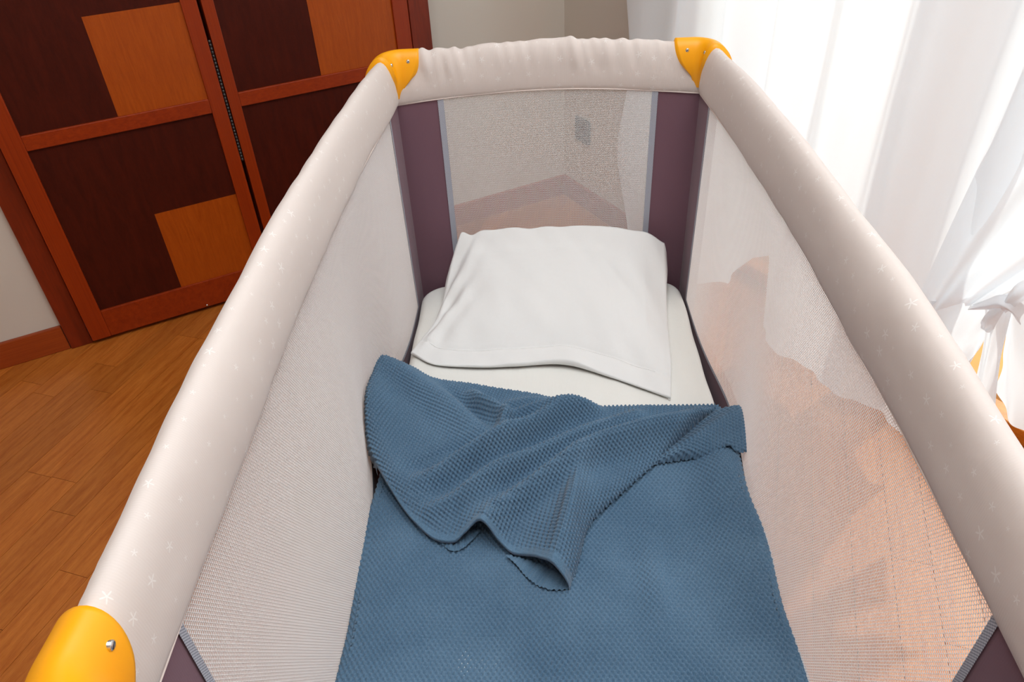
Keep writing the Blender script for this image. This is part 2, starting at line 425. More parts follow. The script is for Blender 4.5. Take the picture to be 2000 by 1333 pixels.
# piano hinge knuckles between the leaves
for z0 in (0.40, 1.25):
    for i in range(36):
        z = z0 + i * 0.0085
        p0 = Vector(W(1.0405, 0.060, z)); p1 = Vector(W(1.0405, 0.060, z + 0.0072))
        if i == 0 and z0 == 0.40: proto = tube('hinge_knuckle', [p0, p1], 0.0030, 'slot', n=8); put1(proto); pz = z
        else:
            c = proto.copy(); C.objects.link(c); c.location = Vector(proto.location) + Vector((0, 0, z - pz))
put1(tube('bottom_pin', [W(1.242, 0.064, 0.018), W(1.242, 0.0675, 0.018)], 0.003, 'steel', n=8))

# window behind the curtain: wooden balcony doors
w1 = empty('window_1', W(-0.16, (WV0 + WV1) / 2, 0)); tag(w1, 'tall wooden window behind the white curtain', 'window', kind='structure')
winv = Matrix.Translation(-Vector(w1.location))
def putw(o): o.parent = w1; o.matrix_parent_inverse = winv; return o
nl = 4; lw = (WV1 - WV0) / nl
for i in range(nl):
    a, b = WV0 + i * lw, WV0 + (i + 1) * lw
    for (v0, v1, z0, z1) in ((a, a + 0.07, 0.0, WZ), (b - 0.07, b, 0.0, WZ), (a + 0.07, b - 0.07, 0.0, 0.035), (a + 0.07, b - 0.07, WZ - 0.08, WZ)):
        putw(boxuv('window_frame', -0.19, -0.14, v0 + 0.001, v1 - 0.001, z0, z1, 'winwood', bev=0.003))
    putw(boxuv('pane', -0.168, -0.164, a + 0.06, b - 0.06, 0.03, WZ - 0.07, 'glass'))

tag(boxuv('floor_balcony', -1.2, -0.305, -0.3, VMAX, -0.08, -0.03, 'balcony'), 'sunlit orange balcony floor seen between the curtain ends', 'floor', kind='structure')

# ------------------------------------------------------------------ grey wall socket
so_ = empty('wall_socket', W(0.0, 0.114, 0.263)); tag(so_, 'square grey wall socket low on the wall beside the room corner', 'socket')
sinv = Matrix.Translation(-Vector(so_.location))
for nm, args, mt in (('cover_plate', (0.0005, 0.010, 0.076, 0.152, 0.225, 0.301), 'socket'), ('insert', (0.0095, 0.0125, 0.089, 0.139, 0.238, 0.288), 'socketdark')):
    o = boxuv(nm, *args, mt, bev=0.002); o.parent = so_; o.matrix_parent_inverse = sinv
for dv in (-0.0095, 0.0095):
    o = tube('pin_hole', [W(0.0120, 0.114 + dv, 0.263), W(0.0131, 0.114 + dv, 0.263)], 0.0025, 'black', n=10); o.parent = so_; o.matrix_parent_inverse = sinv

# ------------------------------------------------------------------ travel cot
HX, YN = 0.300, -1.247            # inner half width, near inner end
HEM = 0.420 + ZM                  # inner hem of the padded rails
cot = empty('travel_cot', (0, YN / 2, 0))
tag(cot, 'beige travel cot with star print rails, mesh sides and yellow corners', 'travel cot')
CINV = Matrix.Translation(-Vector(cot.location))
def part(o, parent=cot):
    o.parent = parent
    if parent is cot: o.matrix_parent_inverse = CINV
    else: o.matrix_parent_inverse = parent.matrix_world.inverted() if parent.location.length > 0 else Matrix.Identity(4)
    return o
def bow(y): return np.sin(PI * np.clip(np.asarray(y, float) / YN, 0, 1))
def side_x(y, z, sgn):
    """distance of a side wall from the middle plane: it bows outwards and is pushed out low down by the blanket"""
    h = np.clip((z - ZM) / 0.42, -0.6, 1)
    low = np.exp(-((y + 0.46) / 0.15) ** 2) * (0.044 if sgn < 0 else 0.022) * np.clip(1 - np.abs(h - 0.05) * 1.1, 0, 1)
    return HX + bow(y) * 0.012 * np.clip(h, 0, 1) + low
def hem_z(y): return HEM + 0.016 * bow(y)

def prof(pts, n):
    return curve(pts, np.linspace(0, 1, n))
RP = prof([(0.001, -0.004), (-0.0045, 0.004), (-0.007, 0.030), (-0.0045, 0.062), (0.002, 0.083), (0.012, 0.0925), (0.024, 0.0865), (0.036, 0.070), (0.045, 0.048), (0.048, 0.026), (0.046, 0.008), (0.042, -0.002)], 36)
RL = np.concatenate([[0], np.cumsum(np.linalg.norm(np.diff(RP, axis=0), axis=1))])

def rail_side(sgn):
    n = 260; y = np.linspace(0.0, YN, n)[:, None]
    o = RP[None, :, 0]; h = RP[None, :, 1]
    k = np.linspace(0, 1, RP.shape[0])[None]
    b = bow(y)
    wr = smooth_noise(y * 60 + k * 3, k * 5, 5 + int(sgn), 1.0) * 0.0004 + smooth_noise(y * 14, k * 4, 9 + int(sgn), 1.0) * 0.0016
    ends = np.exp(-((y - 0.0) / 0.09) ** 2) + np.exp(-((y - YN) / 0.09) ** 2)
    wr = wr + ends * np.sin(y * 420 + 3 * np.sin(k * 5)) * 0.0004 * np.sin(PI * k)
    cx, cz = 0.020, 0.042
    dn = np.stack([o - cx, h - cz], -1); dn = dn / np.linalg.norm(dn, axis=-1, keepdims=True)
    scale = 1 + 0.05 * b
    o2 = cx + (o - cx) * scale + wr * dn[..., 0]; h2 = cz + (h - cz) * scale + wr * dn[..., 1]
    x = sgn * (HX + 0.012 * b + o2); z = HEM + 0.016 * b + h2
    P = np.stack([x, np.broadcast_to(y, x.shape), z], -1)
    uv = np.stack(np.broadcast_arrays(-y + (2.0 if sgn > 0 else 0), RL[None]), -1)
    ob = part(grid('side_rail', P, 'rail', uv=uv, flip=sgn > 0))
    yy = np.linspace(-0.004, YN + 0.004, 60)
    hm = tube('hem_piping', [(sgn * (HX + 0.012 * bow(q) - 0.002), q, HEM + 0.016 * float(bow(q)) - 0.001) for q in yy], 0.0011, 'hem', n=8)
    hm.parent = ob
    return ob
def rail_end(far):
    n = 220; x = np.linspace(-HX, HX, n)[:, None]
    o = RP[None, :, 0]; h = RP[None, :, 1]; k = np.linspace(0, 1, RP.shape[0])[None]
    b = np.cos(PI / 2 * x / HX)
    top = np.exp(-((k - 0.42) / 0.16) ** 2)
    ph = x * 210 + 2.2 * np.sin(x * 31) + (k - 0.4) * 7 * np.sin(x * 9 + 1)
    wr = top * (smooth_noise(x * 190 + k * 6, k * 7, 22) * 0.0026 + smooth_noise(x * 80 + k * 4, k * 3, 23) * 0.0024) * (0.35 + 0.65 * np.clip(smooth_noise(x * 14, k * 0 + 1, 24) + 0.6, 0, 1.4)) + smooth_noise(x * 30, k * 4, 21, 1.0) * 0.0010
    wr = wr + np.exp(-((x - 0.02) / 0.10) ** 2) * top * 0.006
    cx, cz = 0.020, 0.042
    dn = np.stack([o - cx, h - cz], -1); dn = dn / np.linalg.norm(dn, axis=-1, keepdims=True)
    o2 = o + wr * dn[..., 0]; h2 = h + wr * dn[..., 1] - (b * 0.006 * np.clip(h / 0.09, 0, 1))
    z = HEM + 0.018 * b + h2
    y = (o2 + 0.004 * b) if far else (YN - o2 - 0.028 * b)
    P = np.stack([np.broadcast_to(x, z.shape), y, z], -1)
    uv = np.stack(np.broadcast_arrays(x + 5, RL[None]), -1)
    ob = part(grid('end_rail', P, 'rail', uv=uv, flip=not far))
    xx = np.linspace(-HX - 0.002, HX + 0.002, 40)
    f = lambda q: float(math.cos(PI / 2 * min(1, abs(q / HX))))
    hm = tube('hem_piping', [(q, (0.004 * f(q) - 0.002) if far else (YN - 0.028 * f(q) + 0.002), HEM + 0.018 * f(q) - 0.001) for q in xx], 0.0013, 'hem', n=8)
    hm.parent = ob
    return ob
rail_side(-1); rail_side(1); rail_end(True); rail_end(False)

# yellow corner caps
def cap_prof(pts, n):
    q = np.array(pts); q[:, 2] *= 0.01; q = curve(q, np.linspace(0, 1, n)); q[:, 2] *= 100; return q
CP = cap_prof([(-0.001, 0.012, 0.42), (-0.004, 0.022, 0.72), (-0.008, 0.036, 1.10), (-0.010, 0.050, 1.45), (-0.0095, 0.064, 1.74), (-0.006, 0.081, 1.94), (0.001, 0.095, 2.03),
               (0.012, 0.1015, 2.05), (0.026, 0.096, 2.05), (0.041, 0.079, 2.05), (0.051, 0.053, 2.05), (0.054, 0.028, 2.05), (0.051, 0.006, 2.05)], 46)
R0, ARM = 0.022, 0.034
def cap_point(o, h, p, shrink=0.0):
    o = o - shrink * np.sign(o - 0.028) if False else o
    r = max(R0 + o, 0.002)
    if abs(p) <= 1:
        th = math.radians(135 + 45 * p); return (R0 + r * math.cos(th), -R0 + r * math.sin(th), h)
    e = (abs(p) - 1) * ARM
    return (R0 + e, r - R0, h) if p < 0 else (R0 - r, -R0 - e, h)
def cap(sx, sy):
    cx, cy = sx * HX, (0.0 if sy > 0 else YN)
    near = sy < 0
    nP = 41; rows = []; uvr = []
    for (o, h, P) in CP:
        row = []
        for j in range(nP):
            t = -1 + 2 * j / (nP - 1); p = t * P * (1.0 if t < 0 else (0.94 if near else 0.70))
            o2, h2 = o, h
            if j in (0, nP - 1):                      # rim turned down onto the cloth
                k = 0.010; d = Vector((0.022 - o, 0.042 - h)); d.normalize(); o2 += d.x * k; h2 += d.y * k
            x, y, z = cap_point(o2, h2, p)
            row.append((cx - sx * x, cy + sy * y, HEM + z))
        rows.append(row)
    P = np.array(rows)
    flip = (sx * sy) < 0
    ob = part(grid('corner_cap', P, 'yellow', flip=flip))
    ob['label'] = 'yellow plastic corner cap'
    for sgn in (-1, 1):                               # two screws on the inner faces
        p = 1.35 * sgn if (sgn < 0 or near) else 1.08
        a = Vector(cap_point(-0.0045, 0.083, p)); b = Vector(cap_point(-0.0062, 0.083, p))
        a2 = Vector(cap_point(0.004, 0.083, p))
        tw = lambda q: Vector((cx - sx * q.x, cy + sy * q.y, HEM + q.z))
        A_, B_, A0 = tw(a), tw(b), tw(a2); d = (B_ - A_).normalized()
        sc = tube('screw', [A0, B_, B_ + d * 0.0007], [0.0036, 0.0036, 0.0024], 'steel', n=14)
        side = Vector((0, 0, 1)).cross(d).normalized(); q = (side * 0.7 + Vector((0, 0, 1)) * 0.7)
        slot = tube('slot', [B_ + d * 0.0006 - q * 0.0024, B_ + d * 0.0006 + q * 0.0024], 0.0005, 'slot', n=6)
        sc.parent = ob; slot.parent = ob
    return ob
for sx in (-1, 1):
    for sy in (1, -1): cap(sx, sy)

# side and end cloth: plum corner strips, lower band, grey binding, net
SW = 0.085
def strip_side(name, mat, y0, y1, z0, z1, sgn, inset=0.0, ny=12, nz=24, parent=None):
    y = np.linspace(y0, y1, ny)[:, None]; k = np.linspace(0, 1, nz)[None]
    zt = hem_z(y) + 0.012 if z1 is None else z1 + 0 * y
    z = z0 + k * (zt - z0); y = np.broadcast_to(y, z.shape)
    P = np.stack([sgn * (side_x(y, z, sgn) - inset), y, z], -1)
    return part(grid(name, P, mat))
def strip_end(name, mat, x0, x1, z0, z1, yy, inset=0.0, nx=12, nz=24):
    x = np.linspace(x0, x1, nx)[:, None]; k = np.linspace(0, 1, nz)[None]
    b = np.cos(PI / 2 * np.clip(x / HX, -1, 1))
    zt = HEM + 0.018 * b + 0.012 if z1 is None else z1 + 0 * b
    z = z0 + k * (zt - z0); x = np.broadcast_to(x, z.shape)
    y = yy(x, z) - inset
    return part(grid(name, np.stack([x, y, z], -1), mat))
far_y = lambda x, z: 0.0 + 0.004 * np.cos(PI / 2 * np.clip(x / HX, -1, 1)) * np.clip((z - ZM) / 0.42, 0, 1)
near_y = lambda x, z: YN - 0.028 * np.cos(PI / 2 * np.clip(x / HX, -1, 1)) * np.clip((z - ZM) / 0.42, 0, 1)
ZB = 0.045; ZL = ZM - 0.012
for sgn in (-1, 1):
    strip_side('corner_panel', 'plum', 0.0, -SW, ZB, None, sgn)
    strip_side('corner_panel', 'plum', YN, YN + SW + 0.012, ZB, None, sgn)
    strip_side('lower_band', 'plum', -SW, YN + SW + 0.012, ZB, ZL, sgn, ny=60)
    strip_side('binding', 'ribbon', -SW + 0.004, -SW - 0.005, ZL, None, sgn, 0.0018, ny=3)
    strip_side('binding', 'ribbon', YN + SW + 0.008, YN + SW + 0.0165, ZL, None, sgn, 0.0018, ny=3)
    strip_side('binding', 'ribbon', -SW, YN + SW + 0.012, ZL - 0.003, ZL + 0.004, sgn, 0.0018, ny=90, nz=3)
    strip_end('corner_panel', 'plum', sgn * HX, sgn * (HX - SW), ZB, None, far_y)
    strip_end('corner_panel', 'plum', sgn * HX, sgn * (HX - SW), ZB, None, near_y)
    strip_end('binding', 'ribbon', sgn * (HX - SW + 0.003), sgn * (HX - SW - 0.009), ZL, None, far_y, 0.0018, nx=3)
strip_end('lower_band', 'plum', -HX + SW, HX - SW, ZB, ZL, far_y, nx=30)
strip_end('lower_band', 'plum', -HX + SW, HX - SW, ZB, ZL, near_y, nx=30)

def net_strands(w, h, p):
    """honeycomb edges covering w x h with cell pitch p -> endpoints (n,2),(n,2)"""
    a = p / math.sqrt(3)
    nx = int(w / p) + 1; nz = int(h / (1.5 * a)) + 1
    i, j = np.meshgrid(np.arange(nx), np.arange(nz), indexing='ij')
    cx = (i + 0.5 * (j % 2)) * p; cz = j * 1.5 * a
    cx, cz = cx.ravel(), cz.ravel()
    v = [np.stack([cx + a * math.sin(k * PI / 3), cz + a * math.cos(k * PI / 3)], -1) for k in range(6)]
    A_ = np.concatenate([v[0], v[1], v[2]]); B_ = np.concatenate([v[1], v[2], v[3]])
    ok = (A_[:, 0] <= w) & (B_[:, 0] <= w) & (A_[:, 1] <= h) & (B_[:, 1] <= h)
    return A_[ok], B_[ok]
def net(name, w, h, p, th, dp, mapf):
    """mapf(s, t, depth) -> (n,3)"""
    A_, B_ = net_strands(w, h, p)
    d = B_ - A_; d /= np.linalg.norm(d, axis=1, keepdims=True); nn = np.stack([-d[:, 1], d[:, 0]], -1) * th / 2
    A_ = A_ - d * th * 0.2; B_ = B_ + d * th * 0.2
    rows = []
    for E in (A_, B_):
        for (q, dep) in ((E + nn, 0.0), (E - nn, 0.0), (E, dp)):
            rows.append(mapf(q[:, 0], q[:, 1], np.full(len(q), dep)))
    V = np.stack(rows, 1).reshape(-1, 3); b = np.arange(len(A_)) * 6
    F = np.concatenate([np.stack([b + i, b + (i + 1) % 3, b + 3 + (i + 1) % 3, b + 3 + i], -1) for i in (1, 2)])
    me = fast_mesh(name, V, F, None, False); me.materials.append(M['net'])
    o = part(link(bpy.data.objects.new(name, me))); o['kind'] = 'stuff'
    return o
NY0, NY1 = -SW, YN + SW + 0.012
NH = 0.42 + 0.05
for sgn in (-1, 1):
    def mp(s, t, dep, sgn=sgn):
        y = NY0 - s
        hz = hem_z(y) + 0.006
        z = np.minimum(ZL + t, hz)
        return np.stack([sgn * (side_x(y, z, sgn) - dep), y, z], -1)
    net('mesh_panel', NY0 - NY1, NH, 0.0036, 0.00095, 0.0010 if sgn < 0 else 0.0006, mp)
def mpf(s, t, dep):
    x = -HX + SW + s; b = np.cos(PI / 2 * x / HX)
    z = np.minimum(ZL + t, HEM + 0.018 * b + 0.006)
    return np.stack([x, far_y(x, z) - dep, z], -1)
net('mesh_panel', 2 * (HX - SW), NH, 0.0028, 0.00078, 0.0008, mpf)
def mpn(s, t, dep):
    x = -HX + SW + s; b = np.cos(PI / 2 * x / HX)
    z = np.minimum(ZL + t, HEM + 0.018 * b + 0.006)
    return np.stack([x, near_y(x, z) + dep, z], -1)
net('mesh_panel', 2 * (HX - SW), NH, 0.0074, 0.0018, 0.001, mpn)

# floor board of the cot and corner legs
part(boxw('base_board', -HX + 0.012, HX - 0.012, YN + 0.012, -0.012, 0.165, 0.180, 'plum', bev=0.004))
for sx in (-1, 1):
    for yc in (0.030, YN - 0.030):
        lg = part(tube('leg', [(sx * 0.330, yc, 0.025), (sx * 0.330, yc, HEM + 0.03)], 0.017, 'plum', n=16))
        ft = tube('foot', [(sx * 0.330, yc, 0.0), (sx * 0.330, yc, 0.005), (sx * 0.330, yc, 0.04)], [0.024, 0.026, 0.020], 'yellow', n=18)
        ft.parent = lg

# ------------------------------------------------------------------ mattress
def rrect(d, n=60):
    """rounded rectangle outline of the mattress, inset by d"""
    hx, y0, y1, r = 0.293 - d, YN + 0.02 + d, -0.012 - d, max(0.055 - d, 0.00001)
    out = []
    for (cx, cy, a0) in ((hx - r, y1 - r, 0), (-hx + r, y1 - r, 90), (-hx + r, y0 + r, 180), (hx - r, y0 + r, 270)):
        for k in range(n // 2):
            q = math.radians(a0 + 90 * k / (n // 2 - 1)); out.append((cx + r * math.cos(q), cy + r * math.sin(q)))
    dense = []
    for k in range(len(out)):
        p, q = out[k], out[(k + 1) % len(out)]; m = max(1, int(math.hypot(q[0] - p[0], q[1] - p[1]) / 0.012)) if math.hypot(q[0] - p[0], q[1] - p[1]) > 0.05 else 1
        dense += [(p[0] + (q[0] - p[0]) * j / m, p[1] + (q[1] - p[1]) * j / m) for j in range(m)]
    D = np.array(dense); L = np.concatenate([[0], np.cumsum(np.linalg.norm(np.diff(np.vstack([D, D[:1]]), axis=0), axis=1))]); L /= L[-1]
    t = np.linspace(0, 1, 480, endpoint=False); D2 = np.vstack([D, D[:1]])
    return np.stack([np.interp(t, L, D2[:, 0]), np.interp(t, L, D2[:, 1])], -1)
rings = []
MR = 0.016
for d in np.concatenate([[0.293], np.linspace(0.27, MR, 40)]):
    o2 = rrect(float(d)); rings.append(np.column_stack([o2, np.full(len(o2), ZM)]))
for q in np.linspace(0.12, 1, 8) * PI / 2:
    o2 = rrect(MR * (1 - math.sin(q))); rings.append(np.column_stack([o2, np.full(len(o2), ZM - MR * (1 - math.cos(q)))]))
for zz_ in (0.205, 0.190, 0.1815):
    o2 = rrect(0.0 if zz_ > 0.185 else 0.006); rings.append(np.column_stack([o2, np.full(len(o2), zz_)]))
MP = np.array(rings)
wr_ = smooth_noise(MP[..., 0] * 30 + MP[..., 1] * 8, MP[..., 1] * 22, 40) * 0.0012 + smooth_noise(MP[..., 0] * 80, MP[..., 1] * 30, 41) * 0.0006
edge_ = np.clip(np.abs(MP[..., 0]) / 0.293, 0, 1) ** 3
MP[..., 2] += np.where(MP[..., 2] > 0.2, wr_ * (0.6 + 1.4 * edge_) - 0.0012, 0)
MP[..., 0] += smooth_noise(MP[..., 1] * 40, MP[..., 2] * 40, 42) * 0.0012 * edge_
mt = grid('mattress', MP, 'sheet', wrap=True, uv=MP[..., :2] + MP[..., 2:3] * 0.7, flip=True)
tag(mt, 'white sheeted cot mattress under the pillow and the blue blanket', 'mattress')

# ------------------------------------------------------------------ pillow
ns, nt = 150, 120
s = np.linspace(0, 1, ns); t = np.linspace(0, 1, nt)
zp = ZM
front = [(-0.286, -0.286, 0.016), (-0.235, -0.318, 0.012), (-0.16, -0.330, 0.013), (-0.082, -0.332, 0.014), (0.018, -0.331, 0.016), (0.113, -0.374, 0.013), (0.210, -0.434, 0.010)]
back = [(-0.205, -0.030, 0.115), (-0.182, -0.026, 0.132), (-0.082, -0.024, 0.137), (0.03, -0.024, 0.134), (0.15, -0.026, 0.127), (0.215, -0.030, 0.118), (0.250, -0.034, 0.108)]
left = [(-0.286, -0.286, 0.016), (-0.250, -0.190, 0.018), (-0.236, -0.115, 0.026), (-0.226, -0.06, 0.062), (-0.205, -0.030, 0.115)]
right = [(0.210, -0.434, 0.010), (0.226, -0.33, 0.012), (0.236, -0.218, 0.018), (0.246, -0.11, 0.040), (0.250, -0.034, 0.108)]
P = coons(front, back, left, right, s, t)
s_, t_ = s[:, None], t[None]
FL = 0.135                                       # hem flange along the front
tt = np.clip((t_ - FL) / (1 - FL), 0, 1)
puff = (np.sin(PI * np.clip(s_, 0, 1)) ** 0.55) * np.where(tt > 0, (1 - (1 - np.clip(tt / 0.55, 0, 1)) ** 2.0) * (1 - 0.5 * np.clip((tt - 0.45) / 0.55, 0, 1) ** 2), 0)
sl_in = np.clip((s_ - 0.0) / 0.12, 0, 1) * np.clip((1 - s_) / 0.10, 0, 1)
dz = 0.060 * puff * sl_in ** 0.5
dz = dz * (1 - 0.55 * np.clip((tt - 0.75) / 0.25, 0, 1))
# seam of the flange, small creases
dz = dz - 0.002 * np.exp(-((t_ - FL) / 0.012) ** 2)
dz = dz + 0.0022 * smooth_noise(s_ * 9, t_ * 9, 3) * sl_in + 0.0016 * smooth_noise(s_ * 30 + t_ * 14, t_ * 12, 4)
rad = np.exp(-(s_ / 0.11) ** 2) * np.clip(t_ * 3, 0, 1)
dz = dz + rad * 0.011 * np.sin(58 * s_ - 13 * t_ + 2 * np.sin(6 * t_)) * np.clip(s_ / 0.03, 0, 1)
radr = np.exp(-((1 - s_) / 0.16) ** 2) * np.clip((t_ - 0.55) * 3, 0, 1)
dz = dz + radr * 0.004 * np.sin(26 * s_ + 16 * t_)
# rise and dip of the front flange
dz = dz + 0.006 * np.clip(1 - t_ / FL, 0, 1) * np.exp(-((s_ - 0.62) / 0.10) ** 2)
P = P + np.stack([np.zeros_like(dz), np.zeros_like(dz), dz], -1)
P[..., 2] += zp
# sides drop to the mattress, underside closes
def skirt(E, inx, iny, n=8):
    out = []
    for k in range(1, n + 1):
        f = k / n; Q = E.copy(); bl = 0.011 * np.sin(PI * f) * np.clip((E[..., 2] - zp) / 0.08, 0, 1)
        Q[..., 2] = E[..., 2] * (1 - f) + (zp + 0.0035) * f
        ins_ = 0.014 * f ** 2 * np.clip((E[..., 2] - zp) / 0.05, 0.15, 1) - bl; Q[..., 0] += inx * ins_; Q[..., 1] += iny * ins_; out.append(Q)
    return np.stack(out, 0)
nsk = 8
full = np.zeros((ns + 2 * nsk, nt + 2 * nsk, 3))
top = P
# along t first (front and back)
f_ = skirt(top[:, 0], 0, 1, nsk); b_ = skirt(top[:, -1], 0, -0.4, nsk)
ext = np.concatenate([np.moveaxis(f_, 0, 1)[:, ::-1], top, np.moveaxis(b_, 0, 1)], 1)
l_ = skirt(ext[0], 1, 0, nsk); r_ = skirt(ext[-1], -1, 0, nsk)
ext = np.concatenate([l_[::-1], ext, r_], 0)
pil = empty('pillow', (0, -0.2, ZM)); tag(pil, 'white pillow in a flanged pillowcase at the head of the cot', 'pillow')
pinv = Matrix.Translation(-Vector(pil.location))
pc = grid('pillowcase', ext, 'pillow', flip=True); pc.parent = pil; pc.matrix_parent_inverse = pinv
it = int(FL * (nt - 1))
sm = tube('flange_seam', [tuple(P[i, it] + np.array([0, 0, 0.0004])) for i in range(4, ns - 6, 4)], 0.0009, 'pillow', n=6); sm.parent = pil; sm.matrix_parent_inverse = pinv

# ------------------------------------------------------------------ knitted blanket
bl = empty('blanket', (0, -0.85, ZM)); tag(bl, 'blue knitted blanket with its top corner folded back on the mattress', 'blanket')
binv = Matrix.Translation(-Vector(bl.location))
PX, PY, KA = 0.0074, 0.0108, 0.0019
def knit(a, b):
    """raised stitches in staggered rows with small round hollows between, -1..1"""
    c = np.cos(2 * PI * a / PX) * np.cos(2 * PI * b / PY)
    return np.where(c > 0, np.abs(c) ** 0.8, -np.abs(c) ** 1.2 * 1.9)
def normals(P):
    du = np.gradient(P, axis=0); dv = np.gradient(P, axis=1); n = np.cross(du, dv)
    return n / np.maximum(np.linalg.norm(n, axis=-1, keepdims=True), 1e-12)
ST = 0.0013
a = np.arange(-0.345, 0.345, ST); b = np.concatenate([np.arange(0, 0.63, ST), np.arange(0.635, 0.785, 0.006)])
Aa, Bb = np.meshgrid(a, b, indexing='ij')
y = -0.455 - Bb
bx = 0.287; rr = 0.014
ex = np.maximum(np.abs(Aa) - bx, 0); ang = np.minimum(ex / rr, PI / 2 * 0.97); fall = np.maximum(ex - rr * PI / 2 * 0.97, 0)
wid = 1 + 0.02 * np.exp(-((y + 0.72) / 0.2) ** 2) * (Aa < 0)
x = np.sign(Aa) * (np.minimum(np.abs(Aa), bx) * wid + rr * np.sin(ang) + fall * 0.05)
z = ZM + 0.0095 - rr * (1 - np.cos(ang)) - fall
z = z + 0.0035 * smooth_noise(Aa * 16, Bb * 16, 31) * np.clip(1 - ex / 0.02, 0, 1)
z = z + 0.020 * np.exp(-(((Aa - 0.262) / 0.035) ** 2 + ((y + 0.615) / 0.055) ** 2)) + 0.012 * np.exp(-(((Aa - 0.28) / 0.05) ** 2 + ((y + 0.75) / 0.14) ** 2))
z = z + 0.007 * np.exp(-(((Aa - 0.13) / 0.02) ** 2 + ((y + 0.83) / 0.06) ** 2)) - 0.004 * np.exp(-(((Aa - 0.10) / 0.02) ** 2 + ((y + 0.80) / 0.08) ** 2))
x = x + np.where(Aa < -bx, -0.004 * np.sin(y * 23), 0) + np.where(Aa > bx, 0.003 * np.sin(y * 31), 0)
P = np.stack([x, y, z], -1)
warp = 0.006 * np.sin(Aa * 7) * (Aa > 0) * np.exp(-((y + 0.62) / 0.1) ** 2)
P = P + normals(P) * np.array([1, 1, 1]) * -1 * 0 + 0
N = normals(P); N = N * np.sign(N[..., 2:3] + 1e-9)
P = P + N * (KA * knit(Aa, Bb + warp) * (Bb < 0.63))[..., None]
o = grid('lower_sheet', P, 'knit', uv=np.stack([Aa, Bb], -1)); o.parent = bl; o.matrix_parent_inverse = binv

def ridge(X, Y, pts, w, hgt, taper=True):
    """rounded crease along a polyline given by photograph points on the mattress"""
    Q = curve([at(px_, py_, 0.03)[:2] for px_, py_ in pts], np.linspace(0, 1, 60))
    d2 = np.full(X.shape, 1e9); kk = np.zeros(X.shape)
    for i, q in enumerate(Q):
        e = (X - q[0]) ** 2 + (Y - q[1]) ** 2; m_ = e < d2; d2 = np.where(m_, e, d2); kk = np.where(m_, i / 59, kk)
    f = np.sin(PI * np.clip(kk * 0.86 + 0.07, 0, 1)) ** 0.6 if taper else 1
    return hgt * f * np.exp(-d2 / w ** 2)

def flap(name, top, bottom, left, right, zt, zb, zl, zr, ridges, edge, base_lift, res=ST, hem=False, seed=50, kang=0.0):
    tp = [at(x_, y_, z_) for (x_, y_), z_ in zip(top, zt)]; bt = [at(x_, y_, z_) for (x_, y_), z_ in zip(bottom, zb)]
    lf = [at(x_, y_, z_) for (x_, y_), z_ in zip(left, zl)]; rg = [at(x_, y_, z_) for (x_, y_), z_ in zip(right, zr)]
    ls = max(np.linalg.norm(np.diff(np.array(tp), axis=0), axis=1).sum(), np.linalg.norm(np.diff(np.array(bt), axis=0), axis=1).sum())
    lt = max(np.linalg.norm(np.diff(np.array(lf), axis=0), axis=1).sum(), np.linalg.norm(np.diff(np.array(rg), axis=0), axis=1).sum())
    s = np.linspace(0, 1, int(ls / res)); t = np.linspace(0, 1, int(lt / res))
    P = coons(bt, tp, lf, rg, s, t)           # t=0 bottom hem, t=1 top crease
    s_, t_ = np.meshgrid(s, t, indexing='ij')
    rnd = lambda q, w: np.sqrt(np.clip(1 - (1 - np.clip(q / w, 0, 1)) ** 2, 0, 1))
    eL, eR, eT, eB = edge
    E = rnd(s_ * ls, eL) * rnd((1 - s_) * ls, eR) * rnd((1 - t_) * lt, eT) * (rnd(t_ * lt, eB) if eB else 1)
    H = np.full(s_.shape, base_lift) + 0.0025 * smooth_noise(P[..., 0] * 30, P[..., 1] * 30, seed)
    for (pts, w, hg) in ridges: H = H + ridge(P[..., 0], P[..., 1], pts, w, hg)
    P[..., 2] += np.maximum(H, 0.002) * E
    # stitch coordinates, turned a little
    ka = math.cos(kang) * P[..., 0] + math.sin(kang) * P[..., 1]
    kb = -math.sin(kang) * P[..., 0] + math.cos(kang) * P[..., 1] + 0.5 * (P[..., 2] - ZM)
    amp = np.full(s_.shape, KA)
    if hem: amp = amp * np.clip((t_ * lt - 0.012) / 0.004, 0.12, 1)
    N = normals(P); N = N * np.where(N[..., 2:3] < 0, -1, 1)
    P = P + N * (amp * knit(ka, kb))[..., None]
    if hem:                                       # thickness of the hem edge
        e = P[:, :1].copy(); e2 = e.copy(); e2[..., 2] -= 0.006; e3 = P[:, 8:9].copy(); e3[..., 2] -= 0.0065
        P = np.concatenate([e3, e2, P], 1); kb = np.concatenate([kb[:, :1], kb[:, :1], kb], 1); ka = np.concatenate([ka[:, :1], ka[:, :1], ka], 1)
    o = grid(name, P, 'knit', uv=np.stack([ka, kb], -1)); o.parent = bl; o.matrix_parent_inverse = binv
    return o

